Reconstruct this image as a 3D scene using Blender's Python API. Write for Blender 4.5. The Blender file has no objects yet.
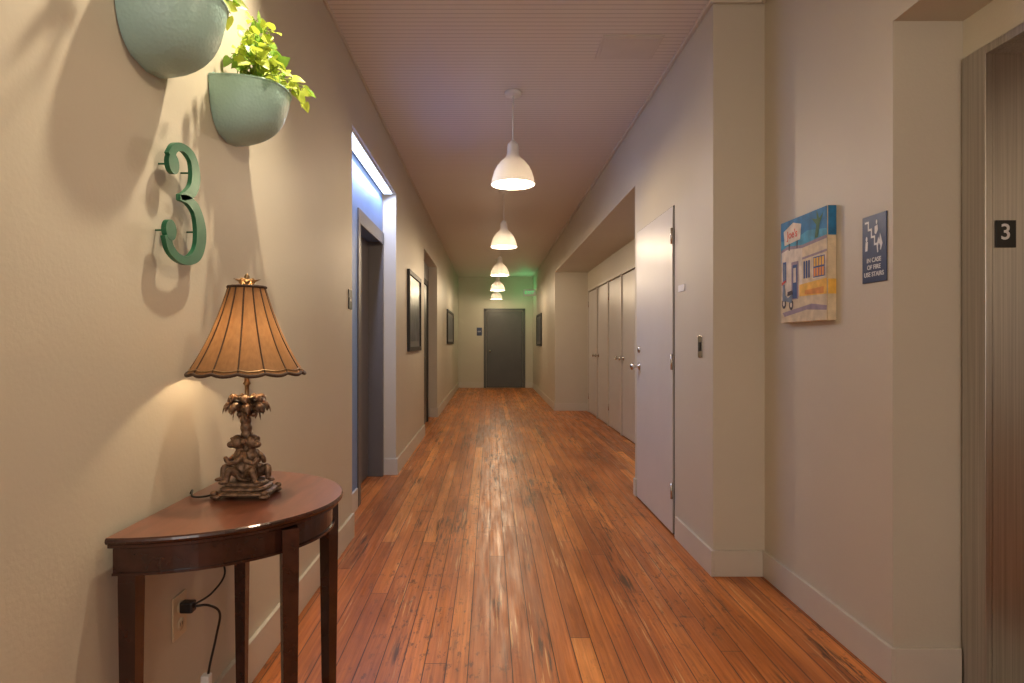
import bpy, bmesh, math, random
from mathutils import Matrix, Vector
random.seed(7)
S=bpy.context.scene
H=1.22; F=620.0; CZ=3.02
XL=-.87; XR=1.17; XN=1.44; XE=1.69; YE=16.9; YB=-3.0

# ------------------------------------------------------------ materials
def mat(name,col,rough=.5,metal=0,var=0,vscale=8,bump=0,bscale=60,emit=None,es=0,coat=0,trans=0,stretch=None,spec=None):
    m=bpy.data.materials.new(name); m.use_nodes=True
    n=m.node_tree.nodes; l=m.node_tree.links; p=n['Principled BSDF']
    p.inputs['Base Color'].default_value=(*col,1); p.inputs['Roughness'].default_value=rough
    p.inputs['Metallic'].default_value=metal; p.inputs['Coat Weight'].default_value=coat
    if spec is not None: p.inputs['Specular IOR Level'].default_value=spec
    if emit: p.inputs['Emission Color'].default_value=(*emit,1); p.inputs['Emission Strength'].default_value=es
    tc=n.new('ShaderNodeTexCoord'); mp=n.new('ShaderNodeMapping'); l.new(tc.outputs['Object'],mp.inputs[0])
    if stretch: mp.inputs['Scale'].default_value=stretch
    if var>0:
        nz=n.new('ShaderNodeTexNoise'); nz.inputs['Scale'].default_value=vscale; nz.inputs['Detail'].default_value=5
        l.new(mp.outputs[0],nz.inputs['Vector'])
        r=n.new('ShaderNodeValToRGB'); r.color_ramp.elements[0].position=.3; r.color_ramp.elements[1].position=.7
        r.color_ramp.elements[0].color=(*[c*(1-var) for c in col],1); r.color_ramp.elements[1].color=(*[min(1,c*(1+var)) for c in col],1)
        l.new(nz.outputs['Fac'],r.inputs[0]); l.new(r.outputs[0],p.inputs['Base Color'])
    if bump>0:
        nb=n.new('ShaderNodeTexNoise'); nb.inputs['Scale'].default_value=bscale; nb.inputs['Detail'].default_value=4
        l.new(mp.outputs[0],nb.inputs['Vector'])
        b=n.new('ShaderNodeBump'); b.inputs['Strength'].default_value=bump; b.inputs['Distance'].default_value=.005
        l.new(nb.outputs['Fac'],b.inputs['Height']); l.new(b.outputs[0],p.inputs['Normal'])
    if trans>0:
        t=n.new('ShaderNodeBsdfTranslucent'); t.inputs[0].default_value=(*col,1)
        mx=n.new('ShaderNodeMixShader'); mx.inputs[0].default_value=trans
        l.new(p.outputs[0],mx.inputs[1]); l.new(t.outputs[0],mx.inputs[2]); l.new(mx.outputs[0],n['Material Output'].inputs[0])
    return m

wallm=mat('wall_paint',(.56,.52,.43),.5,var=.03,vscale=1.5,bump=.12,bscale=90)
trimm=mat('trim_paint',(.58,.54,.47),.35,var=.02)
doorw=mat('white_door_paint',(.56,.54,.52),.35,var=.03,vscale=3)
doorg=mat('grey_door_paint',(.075,.075,.07),.4,var=.06,vscale=3)
doorm=mat('taupe_door_paint',(.13,.12,.115),.45,var=.05,vscale=3)
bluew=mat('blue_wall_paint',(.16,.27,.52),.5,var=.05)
gapm=mat('dark_gap',(.03,.028,.025),.8)
steel=mat('brushed_steel',(.52,.49,.45),.28,1,var=.18,vscale=3,stretch=(60,60,.4))
steeld=mat('elevator_steel',(.55,.52,.48),.30,1,var=.18,vscale=3,stretch=(60,60,.4))
nickel=mat('nickel',(.6,.57,.52),.25,1)
brassy=mat('aged_brass',(.35,.24,.13),.4,1,var=.3,vscale=60)
bronze=mat('antique_bronze',(.20,.13,.085),.38,.7,var=.6,vscale=70,bump=.5,bscale=300)
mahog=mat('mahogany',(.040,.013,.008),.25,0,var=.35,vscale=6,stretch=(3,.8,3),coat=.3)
mahoglit=mat('mahogany_lit_top',(.15,.050,.027),.28,0,var=.25,vscale=6,stretch=(6,.8,3),coat=.3)  # lighter mahogany copy: the light on the table top is put into the colour
black=mat('black_plastic',(.012,.012,.012),.4)
blackf=mat('black_frame',(.012,.011,.01),.5)
white=mat('white_enamel',(.8,.8,.78),.3)
pendw=mat('pendant_enamel',(.85,.83,.80),.3,trans=.26)
glow=mat('bulb_glow',(1,1,1),.5,emit=(1,.86,.68),es=6)
lampglow=mat('lamp_bulb_glow',(1,1,1),.5,emit=(1,.75,.42),es=12)
teal=mat('teal_plastic',(.36,.57,.55),.4,bump=0)
green3=mat('green_metal',(.018,.14,.07),.35,.3,var=.2,vscale=20)
navy=mat('navy_plastic',(.014,.028,.085),.4)
wht=mat('sign_white',(.75,.75,.75),.5)
soil=mat('soil',(.03,.02,.012),.9,bump=.8)
leafA=mat('leaf_light',(.50,.62,.08),.4,var=.3,vscale=30,trans=.35)
leafB=mat('leaf_green',(.24,.45,.06),.4,var=.3,vscale=30,trans=.3)
stemm=mat('plant_stem',(.3,.4,.1),.5)
cream=mat('outlet_ivory',(.62,.52,.36),.4)
shadem=mat('lamp_shade_fabric',(.22,.115,.048),.8,var=.15,vscale=120,trans=.21,stretch=(1,1,.2))
shadeb=mat('lamp_shade_braid',(.05,.024,.012),.7,var=.3,vscale=200)
exitg=mat('exit_green',(.1,.6,.2),.4,emit=(.15,1,.35),es=.6)
skyglass=mat('daylight_glass',(.6,.75,1),.2,emit=(.72,.84,1),es=3)
fillglass=mat('added_window_fill_glass',(.8,.75,.65),.4,emit=(1,.85,.65),es=.6)  # glowing pane of the added back window

def teal_tex():
    n=teal.node_tree.nodes; l=teal.node_tree.links; p=n['Principled BSDF']
    v=n.new('ShaderNodeTexVoronoi'); v.inputs['Scale'].default_value=110
    tc=n.new('ShaderNodeTexCoord'); l.new(tc.outputs['Object'],v.inputs['Vector'])
    b=n.new('ShaderNodeBump'); b.inputs['Strength'].default_value=.35; b.inputs['Distance'].default_value=.003
    l.new(v.outputs['Distance'],b.inputs['Height']); l.new(b.outputs[0],p.inputs['Normal'])
teal_tex()

# floor
def floor_mat():
    m=bpy.data.materials.new('fir_plank_floor'); m.use_nodes=True
    n=m.node_tree.nodes; l=m.node_tree.links; p=n['Principled BSDF']
    tc=n.new('ShaderNodeTexCoord'); sx=n.new('ShaderNodeSeparateXYZ'); l.new(tc.outputs['Object'],sx.inputs[0])
    RH=.083
    def math_(op,a,b=None):
        q=n.new('ShaderNodeMath'); q.operation=op
        for i,v in enumerate((a,b)):
            if v is None: continue
            if isinstance(v,(int,float)): q.inputs[i].default_value=v
            else: l.new(v,q.inputs[i])
        return q.outputs[0]
    row=math_('FLOOR',math_('DIVIDE',sx.outputs['X'],RH))
    wn=n.new('ShaderNodeTexWhiteNoise'); wn.noise_dimensions='1D'; l.new(row,wn.inputs['W'])
    yy=math_('ADD',sx.outputs['Y'],math_('MULTIPLY',wn.outputs['Value'],7.3))
    cb=n.new('ShaderNodeCombineXYZ'); l.new(yy,cb.inputs['X']); l.new(sx.outputs['X'],cb.inputs['Y'])
    br=n.new('ShaderNodeTexBrick'); l.new(cb.outputs[0],br.inputs['Vector'])
    br.offset=0; br.offset_frequency=2; br.squash=1
    br.inputs['Color1'].default_value=(0,0,0,1); br.inputs['Color2'].default_value=(1,1,1,1); br.inputs['Mortar'].default_value=(.3,.3,.3,1)
    br.inputs['Scale'].default_value=1; br.inputs['Mortar Size'].default_value=.002; br.inputs['Mortar Smooth'].default_value=.3
    br.inputs['Brick Width'].default_value=2.6; br.inputs['Row Height'].default_value=RH; br.inputs['Bias'].default_value=0
    r=n.new('ShaderNodeValToRGB'); e=r.color_ramp.elements
    e[0].position=0; e[0].color=(.34,.108,.024,1); e[1].position=1; e[1].color=(.80,.35,.095,1)
    for pos,c in ((.2,(.60,.21,.046,1)),(.4,(.43,.138,.030,1)),(.6,(.70,.27,.064,1)),(.8,(.52,.17,.037,1))):
        q=e.new(pos); q.color=c
    l.new(br.outputs['Color'],r.inputs[0])
    def noise(sc,vec,det=5,rough=.6,off=0):
        mp=n.new('ShaderNodeMapping'); mp.inputs['Scale'].default_value=vec; mp.inputs['Location'].default_value=(off,off*.7,0); l.new(tc.outputs['Object'],mp.inputs[0])
        z=n.new('ShaderNodeTexNoise'); z.inputs['Scale'].default_value=sc; z.inputs['Detail'].default_value=det; z.inputs['Roughness'].default_value=rough
        l.new(mp.outputs[0],z.inputs['Vector']); return z
    def mix(a,b,f,mode='MIX'):
        x=n.new('ShaderNodeMixRGB'); x.blend_type=mode
        for s,v in ((1,a),(2,b),(0,f)):
            if isinstance(v,(int,float,tuple)): x.inputs[s].default_value=v
            else: l.new(v,x.inputs[s])
        return x.outputs[0]
    def ramp(src,p0,p1,c0=(0,0,0,1),c1=(1,1,1,1)):
        q=n.new('ShaderNodeValToRGB'); q.color_ramp.elements[0].position=p0; q.color_ramp.elements[1].position=p1
        q.color_ramp.elements[0].color=c0; q.color_ramp.elements[1].color=c1; l.new(src,q.inputs[0]); return q.outputs[0]
    g=noise(1,(80,2.0,1),5,.6); gr=ramp(g.outputs['Fac'],.35,.65,(.74,.66,.58,1),(1.12,1.10,1.08,1))
    c=mix(r.outputs[0],gr,1.0,'MULTIPLY')
    pt=noise(1.1,(3.5,.9,1),4,.55); c=mix(c,ramp(pt.outputs['Fac'],.38,.62,(.72,.62,.54,1),(1.10,1.08,1.06,1)),1.0,'MULTIPLY')
    # worn gouges: streaks inside patches that follow single boards
    w1=noise(1,(60,3.0,1),6,.68,3); w2=noise(1,(8,.8,1),3,.5,9)
    wm=mix(ramp(w1.outputs['Fac'],.50,.57),ramp(w2.outputs['Fac'],.54,.62),1.0,'MULTIPLY')
    c=mix(c,(.045,.022,.012,1),mix(wm,(.85,.85,.85,1),1.0,'MULTIPLY'))
    w5=noise(1,(34,12,1),7,.72,5); w6=noise(1,(1.8,.6,1),2,.5,2)
    c=mix(c,(.09,.036,.016,1),mix(ramp(w5.outputs['Fac'],.55,.62,(0,0,0,1),(.8,.8,.8,1)),ramp(w6.outputs['Fac'],.44,.58),1.0,'MULTIPLY'))
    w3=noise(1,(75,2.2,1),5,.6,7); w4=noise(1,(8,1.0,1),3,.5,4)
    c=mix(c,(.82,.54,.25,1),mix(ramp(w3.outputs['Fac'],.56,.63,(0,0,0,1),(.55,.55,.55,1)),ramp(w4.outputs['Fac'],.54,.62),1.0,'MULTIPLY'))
    c=mix(c,(.035,.015,.008,1),br.outputs['Fac'])
    l.new(c,p.inputs['Base Color'])
    rr=noise(1,(30,2,1),4); l.new(ramp(rr.outputs['Fac'],.35,.65,(.29,.29,.29,1),(.50,.50,.50,1)),p.inputs['Roughness'])
    b=n.new('ShaderNodeBump'); b.inputs['Strength'].default_value=.5; b.inputs['Distance'].default_value=.003; b.invert=True
    l.new(br.outputs['Fac'],b.inputs['Height'])
    b2=n.new('ShaderNodeBump'); b2.inputs['Strength'].default_value=.15; b2.inputs['Distance'].default_value=.003
    l.new(g.outputs['Fac'],b2.inputs['Height']); l.new(b.outputs[0],b2.inputs['Normal']); l.new(b2.outputs[0],p.inputs['Normal'])
    return m
floorm=floor_mat()
def ceil_mat():
    m=bpy.data.materials.new('beadboard_ceiling'); m.use_nodes=True
    n=m.node_tree.nodes; l=m.node_tree.links; p=n['Principled BSDF']; p.inputs['Roughness'].default_value=.55
    tc=n.new('ShaderNodeTexCoord'); sx=n.new('ShaderNodeSeparateXYZ'); l.new(tc.outputs['Object'],sx.inputs[0])
    a=n.new('ShaderNodeMath'); a.operation='PINGPONG'; a.inputs[1].default_value=.022; l.new(sx.outputs['Y'],a.inputs[0])
    q=n.new('ShaderNodeValToRGB'); q.color_ramp.elements[0].position=0; q.color_ramp.elements[1].position=.006
    q.color_ramp.elements[0].color=(.50,.48,.46,1); q.color_ramp.elements[1].color=(.76,.73,.70,1); l.new(a.outputs[0],q.inputs[0])
    l.new(q.outputs[0],p.inputs['Base Color'])
    b=n.new('ShaderNodeBump'); b.inputs['Strength'].default_value=.5; b.inputs['Distance'].default_value=.004
    l.new(q.outputs[0],b.inputs['Height']); l.new(b.outputs[0],p.inputs['Normal'])
    return m
ceilm=ceil_mat()

# ------------------------------------------------------------ mesh builder
class M:
    def __init__(s): s.v=[];s.f=[];s.m=[];s.s=[];s.mats=[]
    def mi(s,m):
        if m not in s.mats: s.mats.append(m)
        return s.mats.index(m)
    def raw(s,vs,fs,m,smooth=False):
        o=len(s.v); s.v+= [tuple(v) for v in vs]; k=s.mi(m)
        for f in fs: s.f.append([i+o for i in f]); s.m.append(k); s.s.append(smooth)
    def box(s,a,b,m,bev=0):
        a,b=[min(a[i],b[i]) for i in range(3)],[max(a[i],b[i]) for i in range(3)]
        bm=bmesh.new(); bmesh.ops.create_cube(bm,size=1)
        for v in bm.verts:
            v.co=Vector([a[i]+(v.co[i]+.5)*(b[i]-a[i]) for i in range(3)])
        if bev: bmesh.ops.bevel(bm,geom=bm.edges[:],offset=bev,segments=2,affect='EDGES',profile=.5)
        s.bm(bm,m)
    def bm(s,bm,m,smooth=False,mx=None):
        bm.verts.index_update()
        s.raw([ (mx@v.co if mx else v.co) for v in bm.verts],[[v.index for v in f.verts] for f in bm.faces],m,smooth); bm.free()
    def ell(s,c,r,m,rot=None,seg=20):
        bm=bmesh.new(); bmesh.ops.create_uvsphere(bm,u_segments=seg,v_segments=seg//2+2,radius=1)
        mx=Matrix.Translation(c)@(rot.to_4x4() if rot else Matrix.Identity(4))@Matrix.Diagonal((*r,1)) if not isinstance(r,(int,float)) else Matrix.Translation(c)@Matrix.Diagonal((r,r,r,1))
        s.bm(bm,m,True,mx)
    def lathe(s,prof,c,m,seg=40,smooth=True,axis='Z',cap=False):
        vs=[];fs=[]
        for r,z in prof:
            for k in range(seg):
                t=2*math.pi*k/seg; p=(r*math.cos(t),r*math.sin(t),z)
                if axis=='X': p=(p[2],p[0],p[1])
                elif axis=='Y': p=(p[0],p[2],p[1])
                vs.append((c[0]+p[0],c[1]+p[1],c[2]+p[2]))
        for i in range(len(prof)-1):
            for k in range(seg):
                a=i*seg+k;b=i*seg+(k+1)%seg; fs.append([a,b,b+seg,a+seg])
        if cap: fs.append(list(range(seg))[::-1]); fs.append([ (len(prof)-1)*seg+k for k in range(seg)])
        s.raw(vs,fs,m,smooth)
    def tube(s,pts,rad,m,seg=10,cap=True):
        pts=[Vector(p) for p in pts]; n=len(pts)
        if isinstance(rad,(int,float)): rad=[rad]*n
        vs=[];fs=[];up=Vector((.13,.21,.97)).normalized(); pu=None
        for i,p in enumerate(pts):
            d=(pts[min(i+1,n-1)]-pts[max(i-1,0)])
            if d.length<1e-9: d=Vector((0,0,1))
            d.normalize()
            if pu is None:
                a=up if abs(d.dot(up))<.95 else Vector((1,0,0)); pu=(a-d*a.dot(d)).normalized()
            else:
                pu=pu-d*pu.dot(d)
                pu=pu.normalized() if pu.length>1e-6 else d.orthogonal().normalized()
            q=d.cross(pu)
            for k in range(seg):
                t=2*math.pi*k/seg; vs.append(p+(pu*math.cos(t)+q*math.sin(t))*rad[i])
        for i in range(n-1):
            for k in range(seg):
                a=i*seg+k;b=i*seg+(k+1)%seg; fs.append([a,b,b+seg,a+seg])
        if cap: fs.append(list(range(seg))[::-1]); fs.append([(n-1)*seg+k for k in range(seg)])
        s.raw(vs,fs,m,True)
    def poly(s,o,r,u,pts,off,m):
        o,r,u=Vector(o),Vector(r),Vector(u); nn=r.cross(u)
        s.raw([o+r*x+u*y+nn*off for x,y in pts],[list(range(len(pts)))],m)
    def text(s,txt,size,o,r,u,off,m,align='CENTER',thick=.0004,sx=1):
        c=bpy.data.curves.new('t','FONT'); c.body=txt; c.size=size; c.align_x=align; c.align_y='CENTER'; c.extrude=thick; c.offset=size*.012
        ob=bpy.data.objects.new('t',c); bpy.context.collection.objects.link(ob); bpy.context.view_layer.update()
        me=bpy.data.meshes.new_from_object(ob.evaluated_get(bpy.context.evaluated_depsgraph_get()))
        o,r,u=Vector(o),Vector(r),Vector(u); nn=r.cross(u)
        s.raw([o+r*v.co.x*sx+u*v.co.y+nn*(off+v.co.z) for v in me.vertices],[list(p.vertices) for p in me.polygons],m)
        bpy.data.objects.remove(ob); bpy.data.meshes.remove(me)
    def make(s,name,parent=None,origin=None):
        me=bpy.data.meshes.new(name); o=Vector(origin) if origin is not None else Vector((0,0,0))
        me.from_pydata([Vector(v)-o for v in s.v],[],s.f)
        for m in s.mats: me.materials.append(m)
        for i,p in enumerate(me.polygons): p.material_index=s.m[i]; p.use_smooth=s.s[i]
        me.update(); ob=bpy.data.objects.new(name,me); bpy.context.collection.objects.link(ob); ob.location=o
        if parent: ob.parent=parent; ob.location=o-parent.location
        return ob
def spline(pts,n=8):
    P=[Vector(p) for p in pts]; P=[2*P[0]-P[1]]+P+[2*P[-1]-P[-2]]; out=[]
    for i in range(1,len(P)-2):
        for k in range(n):
            t=k/n; a,b,c,d=P[i-1:i+3]
            out.append(.5*((2*b)+(c-a)*t+(2*a-5*b+4*c-d)*t*t+(3*b-a-3*c+d)*t**3))
    out.append(P[-2]); return out
def light(name,kind,loc,energy,col,parent=None,size=.05,rot=None,**kw):
    d=bpy.data.lights.new(name,kind); d.energy=energy; d.color=col
    if kind in('POINT','SPOT'): d.shadow_soft_size=size
    for k,v in kw.items(): setattr(d,k,v)
    o=bpy.data.objects.new(name,d); bpy.context.collection.objects.link(o); o.location=loc
    if rot: o.rotation_euler=rot
    if parent: o.parent=parent; o.location=Vector(loc)-parent.location
    return o
def empty(name,loc):
    e=bpy.data.objects.new(name,None); bpy.context.collection.objects.link(e); e.location=loc; e.empty_display_size=.05; return e

# ------------------------------------------------------------ shell
a=M(); a.box((-1.3,YB-.1,-.1),(2.0,YE+.15,0),floorm); a.make('floor')
a=M(); a.box((-1.3,YB-.1,CZ),(2.0,YE+.15,CZ+.1),ceilm); a.make('ceiling')
N1,N2=3.91,5.74; NB=-.99
a=M(); W=-1.27
a.box((W,YB,0),(XL,N1,CZ),wallm); a.box((W,N1,2.6),(XL,N2,CZ),wallm)
a.box((W,N2,0),(XL,8.17,CZ),wallm); a.box((W,8.17,2.47),(XL,10.2,CZ),wallm); a.box((W,10.2,0),(XL,YE,CZ),wallm)
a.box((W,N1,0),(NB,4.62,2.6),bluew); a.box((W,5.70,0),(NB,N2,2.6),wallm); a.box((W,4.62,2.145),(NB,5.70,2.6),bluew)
a.box((W,8.17,0),(NB-.02,10.2,2.47),doorm)
a.make('wall_left')
a=M()
R=1.97
a.box((XR,11.16,0),(R,YE,CZ),wallm); a.box((XR,5.0,2.49),(R,11.16,CZ),wallm); a.box((1.76,5.0,0),(R,11.16,2.49),wallm)
a.box((XR,3.25,0),(R,5.0,CZ),wallm); a.box((XN,2.215,0),(R,3.25,CZ),wallm); a.box((XN,.7,2.37),(R,2.215,CZ),wallm)
a.box((XE,.7,2.23),(R,2.215,2.37),wallm); a.box((XN,YB,0),(R,.7,CZ),wallm)
a.make('wall_right')
a=M(); a.box((-1.27,YE,0),(R,YE+.12,CZ),wallm); a.make('wall_end')
a=M()
a.box((-1.27,YB-.12,0),(R,YB,.8),wallm); a.box((-1.27,YB-.12,2.5),(R,YB,CZ),wallm)
a.box((-1.27,YB-.12,.8),(-.5,YB,2.5),wallm); a.box((1.1,YB-.12,.8),(R,YB,2.5),wallm); a.make('wall_back')
a=M()
a.box((-.5,YB-.08,.8),(1.1,YB-.06,2.5),fillglass)
for x in (-.5,.28,1.06): a.box((x,YB-.06,.8),(x+.04,YB-.02,2.5),trimm)
for z in (.8,1.63,2.46): a.box((-.5,YB-.06,z),(1.1,YB-.02,z+.04),trimm)
a.make('added_window_1')  # unseen window added behind the camera to bring fill into the corridor
# daylight-coloured cove light along the soffit of the door niche
ec=empty('cove_light',(-.93,4.85,2.6))
a=M()
a.box((-.978,3.97,2.588),(-.890,5.68,2.5995),trimm,.001); a.box((-.972,3.98,2.582),(-.896,5.67,2.588),skyglass)
a.make('diffuser',ec,(-.93,4.85,2.6))

# baseboards
BH=.135
def bb(m,x0,y0,x1,y1,h=BH):
    m.box((x0,y0,0),(x1,y1,h),trimm,.0025)
a=M(); t=.016
bb(a,XL,YB,XL+t,N1,.15); bb(a,XL,N2,XL+t,8.17,.15); bb(a,XL,10.2,XL+t,YE,.15)
bb(a,NB,N2-t,XL+t,N2,.15); bb(a,NB,N1,NB+t,4.58,.15); bb(a,NB,10.2-t,XL+t,10.2,.15)
a.make('baseboard_left')
a=M()
bb(a,XR-t,3.25-t,XR,3.88); bb(a,XR-t,4.93,XR,5.0); bb(a,XR,3.25-t,XN-t,3.25); bb(a,XN-t,2.215-t,XN,3.25)
bb(a,XN,2.215-t,XE-.015,2.215); bb(a,XR-t,11.16-t,XR,YE); bb(a,XR,11.16-t,1.76,11.16); bb(a,XR,5.0,1.74,5.0+t)
a.make('baseboard_right')
a=M(); bb(a,XL+t,YE-t,-.17,YE,.15); bb(a,.96,YE-t,XR-t,YE,.15); a.make('baseboard_end')
a=M(); a.box((XR-.022,3.25,CZ-.025),(XR,YE,CZ),trimm,.004); a.box((XR-.022,3.228,CZ-.025),(XN-.022,3.25,CZ),trimm,.004); a.box((XN-.022,YB,CZ-.025),(XN,3.25,CZ),trimm,.004); a.make('trim_1')
a=M(); a.box((XL,YB,CZ-.02),(XL+.015,YE,CZ),trimm,.004); a.make('trim_2')

# ------------------------------------------------------------ doors
def lever(m,x,y,z,side,dirn):
    m.lathe([(0,0),(.028,0),(.028,.008*side),(.012,.012*side),(.01,.045*side),(0,.045*side)],(x,y,z),nickel,20,axis='X')
    m.tube([(x+.045*side,y,z),(x+.05*side,y+.02*dirn,z),(x+.05*side,y+.11*dirn,z)],[.009,.009,.007],nickel)
a=M()
a.box((XR-.003,3.930,.005),(XR-.0002,4.900,2.095),gapm)
a.box((XR-.012,3.937,.012),(XR-.003,4.893,2.088),doorw,.002)
for z in (.28,1.10,1.9): 
    a.tube([(XR-.016,3.938,z-.05),(XR-.016,3.938,z+.05)],.008,nickel); a.box((XR-.0135,3.94,z-.045),(XR-.012,3.97,z+.045),nickel)
a.lathe([(0,0),(.03,0),(.03,-.006),(.011,-.012),(.011,-.035),(.027,-.05),(.027,-.066),(0,-.075)],(XR-.012,4.80,1.04),nickel,24,axis='X')
a.lathe([(0,0),(.026,0),(.024,-.012),(0,-.014)],(XR-.012,4.80,1.17),nickel,20,axis='X')
a.make('door_1',origin=(XR,4.4,0))
k=2
for y0 in (5.45,6.38,7.31,8.24,9.17,10.10):
    a=M(); x=1.76; w=.86
    a.box((x-.003,y0-.012,.005),(x-.0002,y0+w+.012,2.12),gapm); a.box((x-.014,y0,.012),(x-.003,y0+w,2.11),doorw,.002)
    a.box((x-.03,y0-.034,0),(x-.0002,y0-.014,2.15),trimm); a.box((x-.03,y0+w+.014,0),(x-.0002,y0+w+.034,2.15),trimm); a.box((x-.03,y0-.034,2.125),(x-.0002,y0+w+.034,2.165),trimm)
    a.lathe([(0,0),(.028,0),(.028,-.006),(.011,-.012),(.011,-.035),(.026,-.05),(.026,-.064),(0,-.072)],(x-.014,y0+(.08 if k%2 else w-.08),1.02),nickel,20,axis='X')
    for z in (.28,1.9): a.tube([(x-.018,y0+(w if k%2 else 0),z-.05),(x-.018,y0+(w if k%2 else 0),z+.05)],.008,nickel)
    a.make('door_%d'%k,origin=(x,y0+w/2,0)); k+=1
a=M(); y=YE
a.box((-.17,y-.02,0),(-.11,y-.0002,2.14),doorg,.003); a.box((.90,y-.02,0),(.96,y-.0002,2.14),doorg,.003); a.box((-.17,y-.02,2.10),(.96,y-.0002,2.16),doorg,.003)
a.box((-.10,y-.03,.01),(.89,y-.005,2.09),doorg,.003)
a.box((-.04,y-.034,.12),(.83,y-.03,2.0),doorg,.001)
a.lathe([(0,0),(.03,0),(.03,-.01),(.012,-.014),(.012,-.05),(.028,-.06),(.028,-.08),(0,-.085)],(.0,y-.034,1.0),nickel,20,axis='Y')
a.make('door_8',origin=(.4,y,0))
a=M()
a.box((NB-.16,4.70,.01),(NB-.12,5.66,2.14),doorm,.003)
a.box((NB-.16,4.62,0),(NB+.012,4.70,2.145),doorm,.003); a.box((NB-.16,5.66,0),(NB+.012,5.70,2.145),doorm,.003); a.box((NB+.0005,4.62,2.12),(NB+.014,5.715,2.23),doorm,.003)
lever(a,NB-.12,4.79,1.02,1,1)
a.make('door_9',origin=(NB,5.2,0))
a=M(); x=NB-.0195
a.box((x,8.6,.01),(x+.03,9.6,2.1),doorg,.003); a.box((x,8.5,0),(x+.045,8.6,2.18),gapm); a.box((x,9.6,0),(x+.045,9.7,2.18),gapm); a.box((x,8.5,2.1),(x+.045,9.7,2.18),gapm)
lever(a,x+.03,8.7,1.02,1,1)
a.make('door_10',origin=(x,9.1,0))

# ------------------------------------------------------------ elevator
a=M()
y0,y1=1.02,2.10; zt=2.20; xd=1.93
a.box((XE-.012,y1,0),(XE+.012,2.205,zt+.03),steel,.002)
a.box((XE-.012,y0-.12,0),(XE+.012,y0,zt+.03),steel,.002); a.box((XE-.012,y0,zt),(XE+.012,y1,zt+.03),steel,.002)
a.box((XE+.012,y1,0),(xd,y1+.01,zt+.01),steel); a.box((XE+.012,y0-.01,0),(xd,y0,zt),steel); a.box((XE+.012,y0,zt),(xd,y1,zt+.01),steel)
a.box((xd-.02,y0,.01),(xd,1.56,zt),steeld); a.box((xd-.02,1.565,.01),(xd,y1,zt),steeld)
a.box((XE,y0,0),(xd,y1,.008),steel)
a.make('elevator_door',origin=(XE,1.56,0))
a=M(); a.box((XE+.014,2.115,0),(R,2.214,2.2295),gapm); a.box((XE+.014,.701,0),(R,.89,2.229),wallm); a.box((xd+.005,.89,0),(R,2.11,2.229),gapm); a.make('wall_elevator')
a=M()
cx=(1005-490)*y1/F; cz=H+(343-234)*y1/F
r=(1,0,0);u=(0,0,1)
a.box((cx-.034,y1-.005,cz-.046),(cx+.034,y1-.0005,cz+.046),black,.001)
a.text('3',.075,(cx-.002,y1-.005,cz+.004),r,u,.0005,wht)
a.make('floor_number_plate',origin=(cx,y1,cz))

# ------------------------------------------------------------ canvas painting (near right wall)
ya,yb=2.987,2.575; zb,ztp=1.315,1.795; w=ya-yb; h=ztp-zb
R_=(0,-1,0);U_=(0,0,1)
def cm(n,c,v=.2): return mat('paint_'+n,c,.6,var=v,vscale=22,bump=.2,bscale=200)
sky=cm('sky',(.02,.18,.40),.3); sky2=cm('sky_pale',(.06,.32,.50),.3); crm=cm('cream',(.66,.55,.38)); yel=cm('yellow',(.80,.47,.08)); orn=cm('orange',(.70,.28,.05)); blu=cm('blue',(.04,.09,.25)); rd=cm('red',(.6,.08,.05)); dk=cm('dark',(.05,.04,.05)); pv=cm('pavement',(.62,.52,.36)); wp=cm('white',(.70,.62,.52)); grn=cm('green',(.05,.15,.06)); shd=cm('shadow_violet',(.30,.24,.30)); gryb=cm('grey_blue',(.15,.2,.28))
a=M(); a.box((XN-.038,yb,zb),(XN-.001,ya,ztp),crm,.003)
o=(XN-.038,ya,zb)
def P(pts,m,off): a.poly(o,R_,U_,[(x*w,y*h) for x,y in pts],off,m)
def Q(x0,y0,x1,y1,m,off): P([(x0,y0),(x1,y0),(x1,y1),(x0,y1)],m,off)
e=.0004
Q(.005,.005,.995,.995,crm,e)
Q(.005,.60,.995,.995,sky2,2*e); P([(.005,.82),(.3,.78),(.6,.84),(.995,.80),(.995,.995),(.005,.995)],sky,3*e)
P([(.02,.22),(.02,.72),(.16,.745),(.50,.72),(.50,.22)],wp,4*e)
P([(.50,.24),(.50,.72),(.995,.745),(.995,.24)],crm,4*e)
P([(.02,.72),(.16,.745),(.50,.72),(.995,.745),(.995,.715),(.50,.69),(.16,.715),(.02,.695)],shd,5*e)
P([(.50,.60),(.995,.62),(.995,.60),(.50,.58)],shd,5*e)
P([(.10,.76),(.46,.78),(.48,.92),(.30,.96),(.08,.90)],wp,6*e); P([(.20,.70),(.22,.70),(.22,.77),(.20,.77)],dk,6*e); P([(.38,.70),(.40,.70),(.40,.78),(.38,.78)],dk,6*e)
a.text("Joe's",.052,(XN-.038,ya-.28*w,zb+.85*h),R_,U_,7*e,rd)
P([(.76,.745),(.79,.86),(.70,.93),(.80,.91),(.80,.99),(.85,.91),(.93,.95),(.86,.86),(.82,.745)],grn,5*e)
Q(.06,.40,.14,.60,blu,6*e); Q(.075,.42,.125,.58,gryb,7*e)
Q(.26,.22,.42,.58,shd,6*e); Q(.29,.23,.39,.55,blu,7*e); Q(.31,.38,.37,.52,wp,8*e)
for i in range(3):
    Q(.53+i*.05,.40,.565+i*.05,.56,blu,6*e)
Q(.72,.38,.975,.585,wp,6*e); Q(.735,.39,.96,.575,blu,7*e)
for i in range(4):
    Q(.745+i*.054,.40,.785+i*.054,.475,orn,8*e); Q(.745+i*.054,.49,.785+i*.054,.565,yel,8*e)
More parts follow.
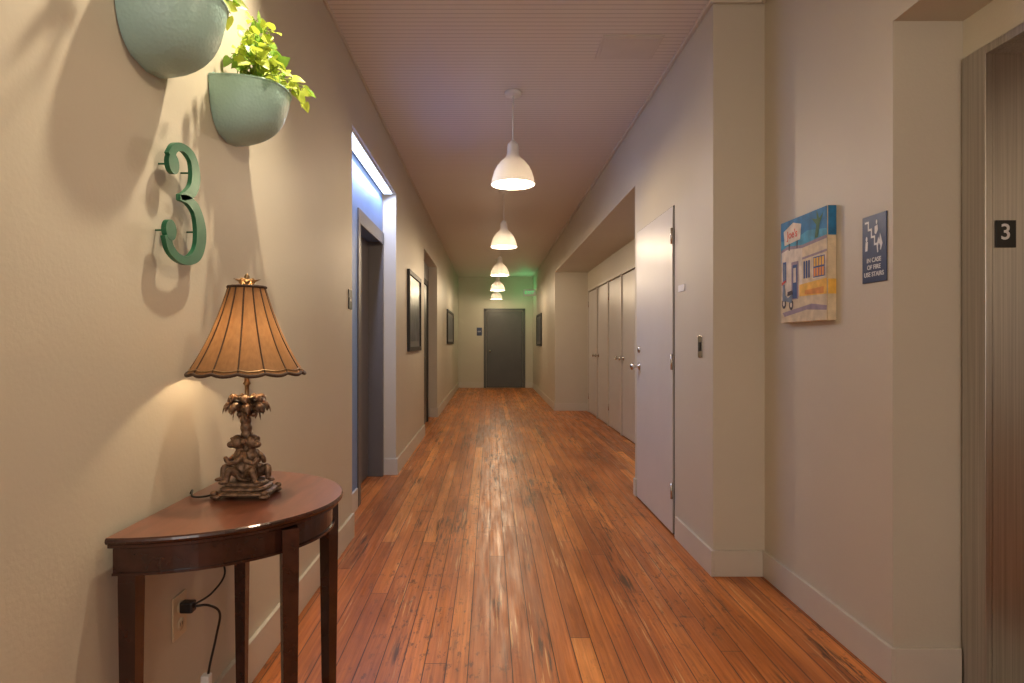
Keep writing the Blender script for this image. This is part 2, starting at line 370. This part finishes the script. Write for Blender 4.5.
P([(.44,.24),(.995,.23),(.995,.37),(.44,.35)],yel,6*e); P([(.56,.25),(.94,.24),(.94,.30),(.56,.29)],orn,7*e)
P([(.005,.005),(.995,.005),(.995,.235),(.45,.245),(.005,.225)],pv,5*e)
P([(.05,.10),(.7,.16),(.995,.13),(.995,.09),(.6,.11),(.1,.06)],shd,6*e)
def disc(cx,cy,rx,m,off): P([(cx+rx*math.cos(2*math.pi*i/16),cy+rx*math.sin(2*math.pi*i/16)) for i in range(16)],m,off)
disc(.09,.19,.05,dk,8*e); disc(.26,.17,.05,dk,8*e); disc(.09,.19,.025,wp,9*e); disc(.26,.17,.025,wp,9*e)
P([(.06,.22),(.27,.19),(.30,.28),(.19,.24),(.13,.27),(.11,.38),(.06,.38)],gryb,10*e); P([(.17,.26),(.3,.27),(.29,.31),(.18,.30)],dk,11*e); P([(.04,.37),(.14,.40),(.14,.42),(.04,.40)],rd,11*e)
o2=(XN-.038,yb,zb)
for z0,z1,mm in ((.74,.995,sky),(.36,.74,crm),(.23,.36,yel),(.005,.23,pv)):
    a.poly(o2,(1,0,0),(0,0,1),[(.002,z0*h),(.036,z0*h),(.036,z1*h),(.002,z1*h)],e,mm)
a.make('canvas_painting',origin=(XN,(ya+yb)/2,(zb+ztp)/2))

# fire stairs sign
a=M(); ya,yb=2.39,2.245; zb,ztp=1.447,1.70; a.box((XN-.005,yb,zb),(XN-.0003,ya,ztp),navy,.0015)
w=ya-yb;h=ztp-zb;o=(XN-.005,ya,zb)
top=[(.12,.92)]
for i in range(4): top+= [(.12+(i+1)*.13,.92-i*.115)] ; top+=[(.12+(i+1)*.13,.92-(i+1)*.115)]
for i in range(len(top)-1):
    (x0,y0_),(x1,y1_)=top[i],top[i+1]
    if abs(y0_-y1_)<1e-6: Q(x0,y0_-.03,x1+.03,y0_,wht,.0006)
    else: Q(x0,y1_-.03,x0+.045,y0_,wht,.0007)
P([(.64,.46),(.80,.46),(.86,.55),(.81,.64),(.76,.71),(.73,.61),(.70,.66),(.62,.55)],wht,.001)
P([(.69,.46),(.76,.46),(.77,.52),(.72,.57),(.68,.52)],navy,.0014)
disc(.62,.88,.035,wht,.001); P([(.54,.82),(.66,.84),(.68,.76),(.60,.70),(.54,.72)],wht,.0012); disc(.2,.66,.04,wht,.001); P([(.14,.48),(.24,.48),(.26,.62),(.16,.62)],wht,.0012)
for i,tx in enumerate(('IN CASE','OF FIRE','USE STAIRS')): a.text(tx,.024,(XN-.005,(ya+yb)/2,zb+h*(.33-i*.105)),R_,U_,.0006,wht)
a.make('fire_stairs_sign',origin=(XN,(ya+yb)/2,(zb+ztp)/2))

a=M(); y=3.44
a.box((XR-.006,y-.035,1.14),(XR-.0005,y+.035,1.26),nickel,.002); a.box((XR-.012,y-.012,1.175),(XR-.006,y+.012,1.225),black,.002); a.make('light_switch',origin=(XR,y,1.2))
a=M(); y=3.78; a.box((XR-.005,y-.06,1.535),(XR-.0001,y+.06,1.575),wht,.001); a.make('wall_sign_plaque',origin=(XR,y,1.55))

def framed(side,xw,y0,y1,z0,z1,pc):
    a=M(); s=side; xw+=s*.0003
    a.box((xw,y0,z0),(xw+s*.03,y0+.05,z1),blackf,.003); a.box((xw,y1-.05,z0),(xw+s*.03,y1,z1),blackf,.003)
    a.box((xw,y0+.045,z0),(xw+s*.03,y1-.045,z0+.05),blackf,.003); a.box((xw,y0+.045,z1-.05),(xw+s*.03,y1-.045,z1),blackf,.003)
    a.box((xw+s*.001,y0+.02,z0+.02),(xw+s*.012,y1-.02,z1-.02),matm); a.box((xw+s*.012,y0+.12,z0+.11),(xw+s*.015,y1-.12,z1-.11),pc)
    a.make('framed_picture',origin=(xw,(y0+y1)/2,(z0+z1)/2))
matm=mat('picture_mat',(.16,.155,.16),.3); pic=mat('picture_print',(.06,.065,.09),.3,var=.8,vscale=9)
framed(1,XL,6.5,7.6,1.13,2.0,pic); framed(1,XL,12.4,14.4,1.2,1.9,pic); framed(-1,XR,13.95,15.3,1.15,1.9,pic)
a=M(); a.box((-.36,YE-.008,1.42),(-.22,YE-.0005,1.64),navy,.002); a.text('EXIT',.045,(-.29,YE-.008,1.53),(1,0,0),(0,0,1),.001,wht); a.make('stairs_sign',origin=(-.29,YE,1.53))
a=M(); a.box((XL+.0003,3.80,1.43),(XL+.006,3.89,1.55),black,.001); a.text('301',.035,(XL+.006,3.845,1.49),(0,1,0),(0,0,1),.001,wht); a.make('room_number_plate',origin=(XL,3.85,1.49))
a=M(); a.box((.86,15.9,2.42),(1.155,15.94,2.60),white,.004); a.box((.875,15.893,2.435),(1.15,15.9,2.585),white,.002); a.text('EXIT',.12,(1.01,15.893,2.51),(1,0,0),(0,0,1),.001,exitg)
a.box((1.155,15.88,2.45),(1.1697,15.96,2.57),white)
es=a.make('exit_sign',origin=(1.01,15.9,2.51))
light('exit_glow','POINT',(.9,16.15,2.55),3.6,(.15,1,.35),parent=es,size=.05)
a=M(); hx0,hx1,hy0,hy1=.66,1.02,3.62,3.92
hm=mat('hatch_paint',(.66,.63,.60),.5,var=.03)
a.box((hx0,hy0,CZ-.008),(hx1,hy1,CZ-.0005),hm,.003); a.box((hx0+.02,hy0+.02,CZ-.012),(hx1-.02,hy1-.02,CZ-.008),hm,.002); a.make('ceiling_hatch',origin=(.84,3.77,CZ))

# ------------------------------------------------------------ pendants
def pendant(y,x=.165,energy=20):
    e=empty('pendant_lamp',(x,y,CZ)); zb=2.365
    a=M(); a.lathe([(0,CZ-.025),(.055,CZ-.025),(.06,CZ-.015),(.06,CZ-.0005),(0,CZ-.0005)],(x,y,0),white,28); a.make('canopy',e,(x,y,CZ))
    a=M(); a.tube([(x,y,CZ-.02),(x,y,zb+.29)],.006,white); a.make('rod',e,(x,y,CZ))
    prof=[(0,.305),(.018,.305),(.022,.295),(.034,.285),(.040,.27),(.042,.215),(.048,.195),(.062,.178),(.088,.155),(.115,.122),(.135,.082),(.148,.04),(.155,.0),(.160,-.004),(.160,-.009),(.154,-.009)]
    inn=[(.150,0),(.143,.04),(.130,.08),(.110,.118),(.083,.15),(.055,.172),(.03,.18),(0,.18)]
    a=M(); a.lathe([(r,z+zb) for r,z in prof+inn],(x,y,0),pendw,48); a.make('shade',e,(x,y,zb))
    a=M(); a.ell((x,y,zb+.055),(.05,.05,.055),glow); a.lathe([(.022,zb+.10),(.022,zb+.178)],(x,y,0),white,20); a.make('bulb',e,(x,y,zb))
    light('bulb_light','POINT',(x,y,zb-.012),energy,(1,.77,.51),parent=e,size=.05)
for y in (-1.6,1.42,4.45,7.35,10.4,13.4,16.1): pendant(y,energy={-1.6:20,1.42:16,16.1:16,4.45:32}.get(y,40))

# ceiling spot above the number (out of frame, lights the left wall)
sx_,sy_=-.40,1.94
e=empty('ceiling_spotlight',(sx_,sy_,CZ))
a=M(); a.lathe([(0,CZ-.02),(.05,CZ-.02),(.05,CZ-.0005),(0,CZ-.0005)],(sx_,sy_,0),white,24); a.lathe([(.03,CZ-.02),(.04,CZ-.1),(.045,CZ-.12),(.04,CZ-.12),(.035,CZ-.1),(.02,CZ-.05)],(sx_,sy_,0),white,24)
a.make('housing',e,(sx_,sy_,CZ))
d=Vector((XL,1.75,1.45))-Vector((sx_,sy_,CZ-.13))
sp=light('spot','SPOT',(sx_,sy_,CZ-.13),105,(1,.82,.57),parent=e,size=.025,spot_size=math.radians(110),spot_blend=.9)
sp.rotation_euler=d.to_track_quat('-Z','Y').to_euler()

# ------------------------------------------------------------ wall planters
def planter(yc,zr,hgt=.165,pw=.14,pd=.2):
    a=M(); nt,ns=32,16
    def prof(s): return (1-.22*s**1.3)*math.sqrt(max(0,1-s**4.5)) if s<1 else 0
    def surf(off,hh,m,fl):
        vs=[];fs=[]
        for i in range(ns+1):
            s=i/ns; k=prof(s)
            for j in range(nt+1):
                t=math.pi*j/nt
                ex=.8
                cx_=abs(math.cos(t))**ex*(1 if math.cos(t)>0 else -1); sx_=abs(math.sin(t))**ex
                vs.append((XL+.002+max(0,(pd-off)*k*sx_),yc-(pw-off)*(k**.8 if k>0 else 0)*cx_,zr-hh*s))
        for i in range(ns):
            for j in range(nt):
                q=i*(nt+1)+j; f=[q,q+1,q+nt+2,q+nt+1]; fs.append(f if not fl else f[::-1])
        a.raw(vs,fs,m,True)
    surf(0,hgt,teal,False); surf(.006,hgt-.006,teal,True)
    pts=[]
    for j in range(nt+1):
        t=math.pi*j/nt; ex=.8
        pts.append((XL+.004+(pd-.002)*abs(math.sin(t))**ex,yc-(pw-.002)*abs(math.cos(t))**ex*(1 if math.cos(t)>0 else -1),zr))
    a.tube(pts,.004,teal)
    a.box((XL+.0005,yc-pw+.03,zr-.02),(XL+.006,yc+pw-.03,zr+.02),teal,.002)
    sv=[(XL+.004+(p[0]-XL)*.93,yc+(p[1]-yc)*.93,zr-.025) for p in pts]; a.raw(sv,[list(range(len(sv)))],soil)
    return a
def leaf(a,p,d,n,L,m):
    d=Vector(d).normalized(); n=Vector(n); n=(n-d*n.dot(d)).normalized(); s=d.cross(n)
    out=[(0,0),(.06,.20),(.0,.34),(.12,.46),(.35,.48),(.6,.36),(.82,.17),(1,0)]
    vs=[];fs=[]
    for i,(u,w) in enumerate(out):
        uu=max(u,0.0); c=Vector(p)+d*(uu*L)-n*(.22*L*uu*uu)
        vs+= [c+s*w*L*.9-n*(-.10*L*w*2),c+d*(.07*L if i in(1,2) else 0),c-s*w*L*.9-n*(-.10*L*w*2)]
    for i in range(len(out)-1):
        b=i*3; fs+= [[b,b+3,b+4,b+1],[b+1,b+4,b+5,b+2]]
    a.raw(vs,fs,m,True)
def foliage(a,yc,zr,strands):
    for tgt in strands:
        x0=XL+random.uniform(.05,.13); y0=yc+random.uniform(-.07,.07)
        T=Vector(tgt); S0=Vector((x0,y0,zr-.02)); mid=(S0+T)/2+Vector((0,0,.04+.3*abs(T.z-zr)))
        pts=spline([S0,mid,T],8); a.tube(pts,.0018,stemm,6)
        for i in range(3,len(pts),2):
            d=(pts[i]-pts[i-1]).normalized(); dd=d+Vector((random.uniform(-.7,.7),random.uniform(-.8,.8),random.uniform(-.6,.4)))
            nn=Vector((random.uniform(0,.8),random.uniform(-1.0,0),random.uniform(-.1,.9)))
            p=pts[i]; ld=dd.normalized(); pet=p+ld*.016; a.tube([p,pet],.0012,stemm,5)
            L=random.uniform(.028,.048)
            if pet.x+ld.x*L<XL+.02: ld.x=abs(ld.x)
            leaf(a,pet,ld,nn,L,random.choice((leafA,leafA,leafB)))
p2=(2.05,H+.83); p1=(1.565,H+.865)
a=planter(*p2,hgt=.17)
st=[]
for i in range(18):
    st.append((random.uniform(-.80,-.66),random.uniform(1.88,2.2),p2[1]+random.uniform(.03,.16)))
st+=[(-.63,2.12,p2[1]-.0),(-.62,2.08,p2[1]+.03),(-.65,2.17,p2[1]+.02),(-.65,1.97,p2[1]+.04),(-.68,1.90,p2[1]+.08),(-.70,1.86,p2[1]+.04),(-.72,1.88,p2[1]+.16),(-.66,1.92,p2[1]+.0),(-.65,2.2,p2[1]+.06),(-.72,1.84,p2[1]+.10)]
foliage(a,p2[0],p2[1],st); a.make('wall_planter',origin=(XL,p2[0],p2[1]))
a=planter(*p1,hgt=.18,pd=.19)
st=[(-.70,1.66,p1[1]+.05),(-.68,1.6,p1[1]+.09),(-.72,1.72,p1[1]+.05),(-.68,1.5,p1[1]+.12),(-.72,1.45,p1[1]+.1)]
foliage(a,p1[0],p1[1],st); a.make('wall_planter',origin=(XL,p1[0],p1[1]))

# ------------------------------------------------------------ number three
a=M()
path=[(-.074,.275,.026),(-.050,.308,.020),(-.005,.322,.018),(.045,.308,.030),(.064,.264,.040),(.048,.220,.032),(.008,.192,.020),(-.022,.180,.014),(.020,.182,.020),(.070,.162,.034),(.096,.105,.048),(.080,.046,.038),(.028,.013,.022),(-.03,.011,.019),(-.074,.032,.024),(-.090,.066,.028)]
pp=spline([(p[0],p[1],p[2]) for p in path],8); y3,z3=1.685,1.436
x0,x1=XL+.030,XL+.042; vs=[];fs=[];n=len(pp)
for i,p in enumerate(pp):
    d=pp[min(i+1,n-1)]-pp[max(i-1,0)]; d.z=0; d.normalize(); s_=Vector((-d.y,d.x,0)); wd=p.z*.62
    for sg in (1,-1):
        q=p+s_*wd*sg
        for xx in (x0,x1): vs.append((xx,y3+q.x,z3+q.y*.97))
for i in range(n-1):
    b=i*4; fs+= [[b,b+4,b+5,b+1],[b+2,b+3,b+7,b+6],[b+1,b+5,b+7,b+3],[b,b+2,b+6,b+4]]
fs+=[[0,1,3,2],[(n-1)*4+k for k in (0,2,3,1)]]
a.raw(vs,fs,green3)
for (u,v) in ((-.060,.262),(-.074,.080)): a.lathe([(0,x0-.0005),(.027,x0-.0005),(.027,x1+.0005),(0,x1+.0005)],(0,y3+u,z3+v*.97),green3,32,smooth=False,axis='X')
for (u,v) in ((-.060,.262),(-.074,.080),(.095,.105),(.06,.27)): a.tube([(XL+.0003,y3+u*.98,z3+v*.97),(x0+.002,y3+u*.98,z3+v*.97)],.0025,green3)
a.make('house_number_three',origin=(XL,y3,z3+.16))

# ------------------------------------------------------------ demilune table
a=M(); yc,Rt,zt=1.745,.375,.787; xb=XL+.018; dep=.430
def semi(R1,D1,z,n=48): return [(xb+D1*math.sin(math.pi*i/n),yc-R1*math.cos(math.pi*i/n),z) for i in range(n+1)]
def slab(prof,m,mt=None):
    rings=[semi(Rt-d,dep-d,z) for d,z in prof]; vs=[p for r in rings for p in r]; k=len(rings[0]); fs=[]
    for i in range(len(rings)-1):
        for j in range(k-1): fs.append([i*k+j,(i)*k+j+1,(i+1)*k+j+1,(i+1)*k+j])
        fs.append([i*k,(i+1)*k,(i+1)*k+k-1,i*k+k-1])
    a.raw(vs,fs,m,False); a.raw(rings[0],[list(range(k))],m); a.raw(rings[-1],[list(range(k))[::-1]],mt or m)
slab([(.018,zt-.028),(.010,zt-.024),(.010,zt-.018),(.002,zt-.013),(0,zt-.008),(.001,zt-.003),(.004,zt)],mahog,mahoglit)
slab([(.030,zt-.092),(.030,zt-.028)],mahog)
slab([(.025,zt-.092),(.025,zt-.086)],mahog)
def leg(x,y,ang):
    top=.020;bot=.014; vs=[]
    for z,hw in ((zt-.03,top),(zt-.10,top),(zt-.12,top),(.03,bot),(.0,bot)):
        for dx,dy in ((-1,-1),(1,-1),(1,1),(-1,1)):
            vs.append((x+hw*(dx*math.cos(ang)-dy*math.sin(ang)),y+hw*(dx*math.sin(ang)+dy*math.cos(ang)),z))
    fs=[]
    for i in range(4):
        for k in range(4): fs.append([i*4+k,i*4+(k+1)%4,(i+1)*4+(k+1)%4,(i+1)*4+k][::-1])
    fs+=[[0,1,2,3],[19,18,17,16]]
    a.raw(vs,fs,mahog)
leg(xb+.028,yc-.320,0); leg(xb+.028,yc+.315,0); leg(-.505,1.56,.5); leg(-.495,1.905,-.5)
a.make('demilune_console_table',origin=(XL+.2,yc,0))

# ------------------------------------------------------------ table lamp
LX,LY=-.690,1.76; e=empty('table_lamp',(LX,LY,zt))
C=(LX,LY,zt)
a=M()
def lobed(rx,ry,z0,z1,m,n=48,am=.04):
    vs=[];fs=[]
    ring=[(z0,1.0),(z0+(z1-z0)*.3,1.04),(z0+(z1-z0)*.7,1.02),(z1,.94)]
    for z,k in ring:
        for i in range(n):
            t=2*math.pi*i/n; q=1+am*math.cos(4*t)*-1
            ct,stn=math.cos(t),math.sin(t)
            vs.append((LX+rx*k*q*math.copysign(abs(ct)**.7,ct),LY+ry*k*q*math.copysign(abs(stn)**.7,stn),zt+z))
    for i in range(3):
        for j in range(n): fs.append([i*n+j,i*n+(j+1)%n,(i+1)*n+(j+1)%n,(i+1)*n+j])
    fs.append(list(range(n))[::-1]); fs.append([3*n+j for j in range(n)]); a.raw(vs,fs,m,False)
lobed(.078,.062,.010,.022,bronze); lobed(.066,.052,.022,.034,bronze); lobed(.056,.044,.034,.046,bronze)
for sx in (-1,1):
    for sy in (-1,1):
        a.ell((LX+sx*.066,LY+sy*.05,zt+.0088),(.016,.013,.0085),bronze); a.ell((LX+sx*.07,LY+sy*.053,zt+.019),(.01,.009,.008),bronze)
a.make('foot',e,C)
a=M(); tp=[];tr=[]
for i in range(61):
    s=i/60; z=zt+.04+s*.225; tp.append((LX+.004*math.sin(s*5),LY+.003*math.cos(s*4),z)); tr.append(.016-.004*s+.0028*abs(math.sin(s*math.pi*11)))
a.tube(tp,tr,bronze,16); a.make('palm_trunk',e,C)
a=M()
def frond(t,L,droop,z0,wid):
    n=9; vs=[];fs=[]
    dx,dy=math.cos(t),math.sin(t)
    for i in range(n+1):
        s=i/n; r=.006+L*math.sin(s*1.6); z=z0+.020*math.sin(s*2.4)-droop*s**2.1
        ww=wid*math.sin(math.pi*min(1,s*.93+.07))**.7*(1-.2*(i%2))
        c=Vector((LX+dx*r,LY+dy*r,z)); sd=Vector((-dy,dx,0))
        vs+= [c+sd*ww-Vector((0,0,ww*.5)),c+Vector((0,0,.003)),c-sd*ww-Vector((0,0,ww*.5)),c-Vector((0,0,.003))]
    for i in range(n):
        b=i*4
        for k in range(4): fs.append([b+k,b+(k+1)%4,b+4+(k+1)%4,b+4+k])
    a.raw(vs,fs,bronze,True)
for i in range(9): frond(i*2*math.pi/9+.2,.058,.034,zt+.256,.020)
for i in range(7): frond(i*2*math.pi/7+.5,.046,.020,zt+.272,.019)
for i in range(5): frond(i*2*math.pi/5,.032,.045,zt+.246,.014)
for i in range(5): a.ell((LX+.019*math.cos(i*1.26),LY+.019*math.sin(i*1.26),zt+.232),.009,bronze,seg=12)
a.make('palm_fronds',e,C)
a=M()
def monkey(t,sc,z0,rr):
    f=Vector((math.cos(t),math.sin(t),0)); s_=Vector((-f.y,f.x,0)); up=Vector((0,0,1)); O=Vector((LX,LY,z0))+f*rr
    def W(x,y,z): return O+f*x*sc+s_*y*sc+up*z*sc
    def T(pts,r): a.tube(spline([W(*p) for p in pts],6),[ (r[0]+(r[1]-r[0])*k/(6*(len(pts)-1)))*sc for k in range(6*(len(pts)-1)+1)],bronze,10)
    rot=Matrix((f,s_,up)).transposed()
    a.ell(W(0,0,.026),(.019*sc,.021*sc,.026*sc),bronze,rot); a.ell(W(.003,0,.056),(.015*sc,.018*sc,.02*sc),bronze,rot)
    a.ell(W(.008,0,.090),(.0165*sc,.0165*sc,.017*sc),bronze,rot); a.ell(W(.023,0,.085),(.0095*sc,.009*sc,.008*sc),bronze,rot)
    a.tube([W(0,0,.06),W(.006,0,.08)],.009*sc,bronze)
    for q in (-1,1):
        a.ell(W(.004,.0185*q,.093),(.003*sc,.0065*sc,.0075*sc),bronze,rot); a.ell(W(.021,.006*q,.098),(.003*sc,.003*sc,.003*sc),bronze,rot)
        T([(0,.015*q,.066),(.012,.024*q,.052),(.028,.015*q,.045),(.034,.008*q,.055)],(.007,.005))
        T([(.004,.014*q,.012),(.03,.022*q,.030),(.036,.02*q,.014),(.036,.02*q,.003)],(.010,.006)); a.ell(W(.044,.021*q,.004),(.011*sc,.006*sc,.005*sc),bronze,rot)
    T([(-.015,0,.01),(-.01,.03,.006),(.01,.038,.01),(.018,.034,.02)],(.005,.003))
monkey(-2.55,1.22,zt+.045,.014); monkey(-.50,1.22,zt+.045,.014); monkey(1.6,1.0,zt+.045,.018)
fg=a.make('monkey_figurines',e,C)
rm=fg.modifiers.new('r','REMESH'); rm.mode='VOXEL'; rm.voxel_size=.0015; rm.use_smooth_shade=True
zS0,zS1=1.138,1.378
a=M(); a.lathe([(.008,1.045),(.013,1.05),(.006,1.062),(.006,1.10),(.011,1.105),(.007,1.112),(.0065,1.14),(.014,1.15),(.014,1.20),(.008,1.205)],(LX,LY,0),brassy,20)
hp=[(LX+.045*math.sin(math.pi*i/16),LY,1.15+.225*i/16) for i in range(17)]; a.tube(hp,.002,brassy,6)
hp=[(LX-.045*math.sin(math.pi*i/16),LY,1.15+.225*i/16) for i in range(17)]; a.tube(hp,.002,brassy,6)
a.lathe([(.0,1.418),(.004,1.415),(.008,1.407),(.005,1.400),(.010,1.394),(.004,1.388),(.004,1.372)],(LX,LY,0),brassy,16)
for i in range(4): t=i*math.pi/2; a.tube([(LX,LY,1.375),(LX+.050*math.cos(t),LY+.050*math.sin(t),1.375)],.002,brassy,6)
a.make('stem_and_harp',e,C)
a=M(); NP=14; vs=[];fs=[]; NR=22; NS=NP*8
def rad(s): return .050+(.157-.050)*(.68*s+.32*s**2.6)
def shp(s,t,off=0):
    lob=abs(math.sin(NP/2*t)) ; r=(rad(s)+off)*(1-.035*(1-lob))
    z=zS1-(zS1-zS0)*s-.006*lob*s**6
    return (LX+r*math.cos(t),LY+r*math.sin(t),z)
for i in range(NR+1):
    for j in range(NS): vs.append(shp(i/NR,2*math.pi*j/NS))
for i in range(NR):
    for j in range(NS): fs.append([i*NS+j,i*NS+(j+1)%NS,(i+1)*NS+(j+1)%NS,(i+1)*NS+j])
a.raw(vs,fs,shadem,True)
for k in range(NP): a.tube([shp(i/NR,2*math.pi*k/NP,.0008) for i in range(NR+1)],.0022,shadeb,6)
a.tube([shp(1,2*math.pi*j/NS,.001) for j in range(NS+1)],.0046,shadeb,8); a.tube([shp(.955,2*math.pi*j/NS,.001) for j in range(NS+1)],.002,brassy,6)
a.tube([shp(0,2*math.pi*j/NS,.001) for j in range(NS+1)],.004,shadeb,8)
a.make('shade',e,C)
a=M()
for k in range(8):
    t=2*math.pi*k/8; p=Vector((LX+.004*math.cos(t),LY+.004*math.sin(t),1.380)); leaf(a,p,(math.cos(t),math.sin(t),.9),(0,0,1),.042,brassy)
a.make('crown_leaves',e,C)
a=M(); a.ell((LX,LY,1.245),(.026,.026,.036),lampglow); a.make('bulb',e,C)
light('bulb_light','POINT',(LX,LY,1.235),25,(1,.71,.41),parent=e,size=.028)

# outlet and cord
a=M(); yo,zo=1.73,.46
a.box((XL+.0003,yo-.038,zo-.06),(XL+.006,yo+.038,zo+.06),cream,.003)
for dz in (.024,-.024):
    a.lathe([(0,.006),(.017,.006),(.017,.009),(0,.009)],(XL,yo,zo+dz),cream,20,axis='X')
    if dz<0:
        for dy in (-.006,.006): a.box((XL+.009,yo+dy-.001,zo+dz-.004),(XL+.0095,yo+dy+.001,zo+dz+.006),black)
a.make('wall_outlet',origin=(XL,yo,zo))
a=M()
a.box((XL+.0095,yo-.015,zo+.010),(XL+.045,yo+.015,zo+.040),black,.004)
cp=spline([(XL+.045,yo,zo+.025),(XL+.075,yo+.02,zo+.02),(XL+.09,yo+.06,zo-.02),(XL+.07,yo+.08,zo-.10),(XL+.05,yo+.07,zo-.22),(XL+.05,yo+.09,zo-.34),(XL+.06,yo+.12,zo-.44)],8); a.tube(cp,.0035,black,8)
cp=spline([(XL+.045,yo,zo+.03),(XL+.08,yo+.03,zo+.05),(XL+.10,yo+.07,zo+.09),(XL+.07,yo+.10,zo+.14),(XL+.05,yo+.10,zo+.2)],8); a.tube(cp,.003,black,8)
a.box((XL+.035,yo+.055,zo-.25),(XL+.06,yo+.08,zo-.20),white,.004)
a.make('power_cord',origin=(XL,yo,zo))
a=M()
cp=spline([(LX-.07,LY-.01,zt+.014),(LX-.10,LY-.03,zt+.006),(LX-.125,LY-.06,zt+.012),(LX-.145,LY-.02,zt+.02),(LX-.160,LY+.0,zt+.006)],8); a.tube(cp,.0028,black,8); a.make('lamp_cord',e,C)

# ------------------------------------------------------------ cove light, and fill from the added back window
light('cove_glow','AREA',(-.925,4.85,2.575),26,(.55,.64,1),parent=ec,rot=(0,math.radians(-25),0),shape='RECTANGLE')
L=bpy.data.lights['cove_glow']; L.shape='RECTANGLE'; L.size=.06; L.size_y=1.6
light('added_window_fill','AREA',(.3,YB+.02,1.65),30,(.95,.88,.86),rot=(math.radians(90),0,0))  # fill lamp added at the unseen back window
L=bpy.data.lights['added_window_fill']; L.shape='RECTANGLE'; L.size=1.5; L.size_y=1.6
w=bpy.data.worlds.new('w'); S.world=w; w.use_nodes=True; w.node_tree.nodes['Background'].inputs[0].default_value=(.5,.55,.8,1); w.node_tree.nodes['Background'].inputs[1].default_value=.2

# ------------------------------------------------------------ camera
c=bpy.data.cameras.new('camera'); c.sensor_width=36; c.lens=36*F/1024; c.shift_x=22/1024; c.shift_y=1.5/1024; c.clip_start=.02
co=bpy.data.objects.new('camera',c); bpy.context.collection.objects.link(co); co.location=(0,0,H); co.rotation_euler=(math.radians(90),0,0); S.camera=co
S.view_settings.view_transform='Standard'; S.view_settings.look='None'; S.view_settings.exposure=0.12
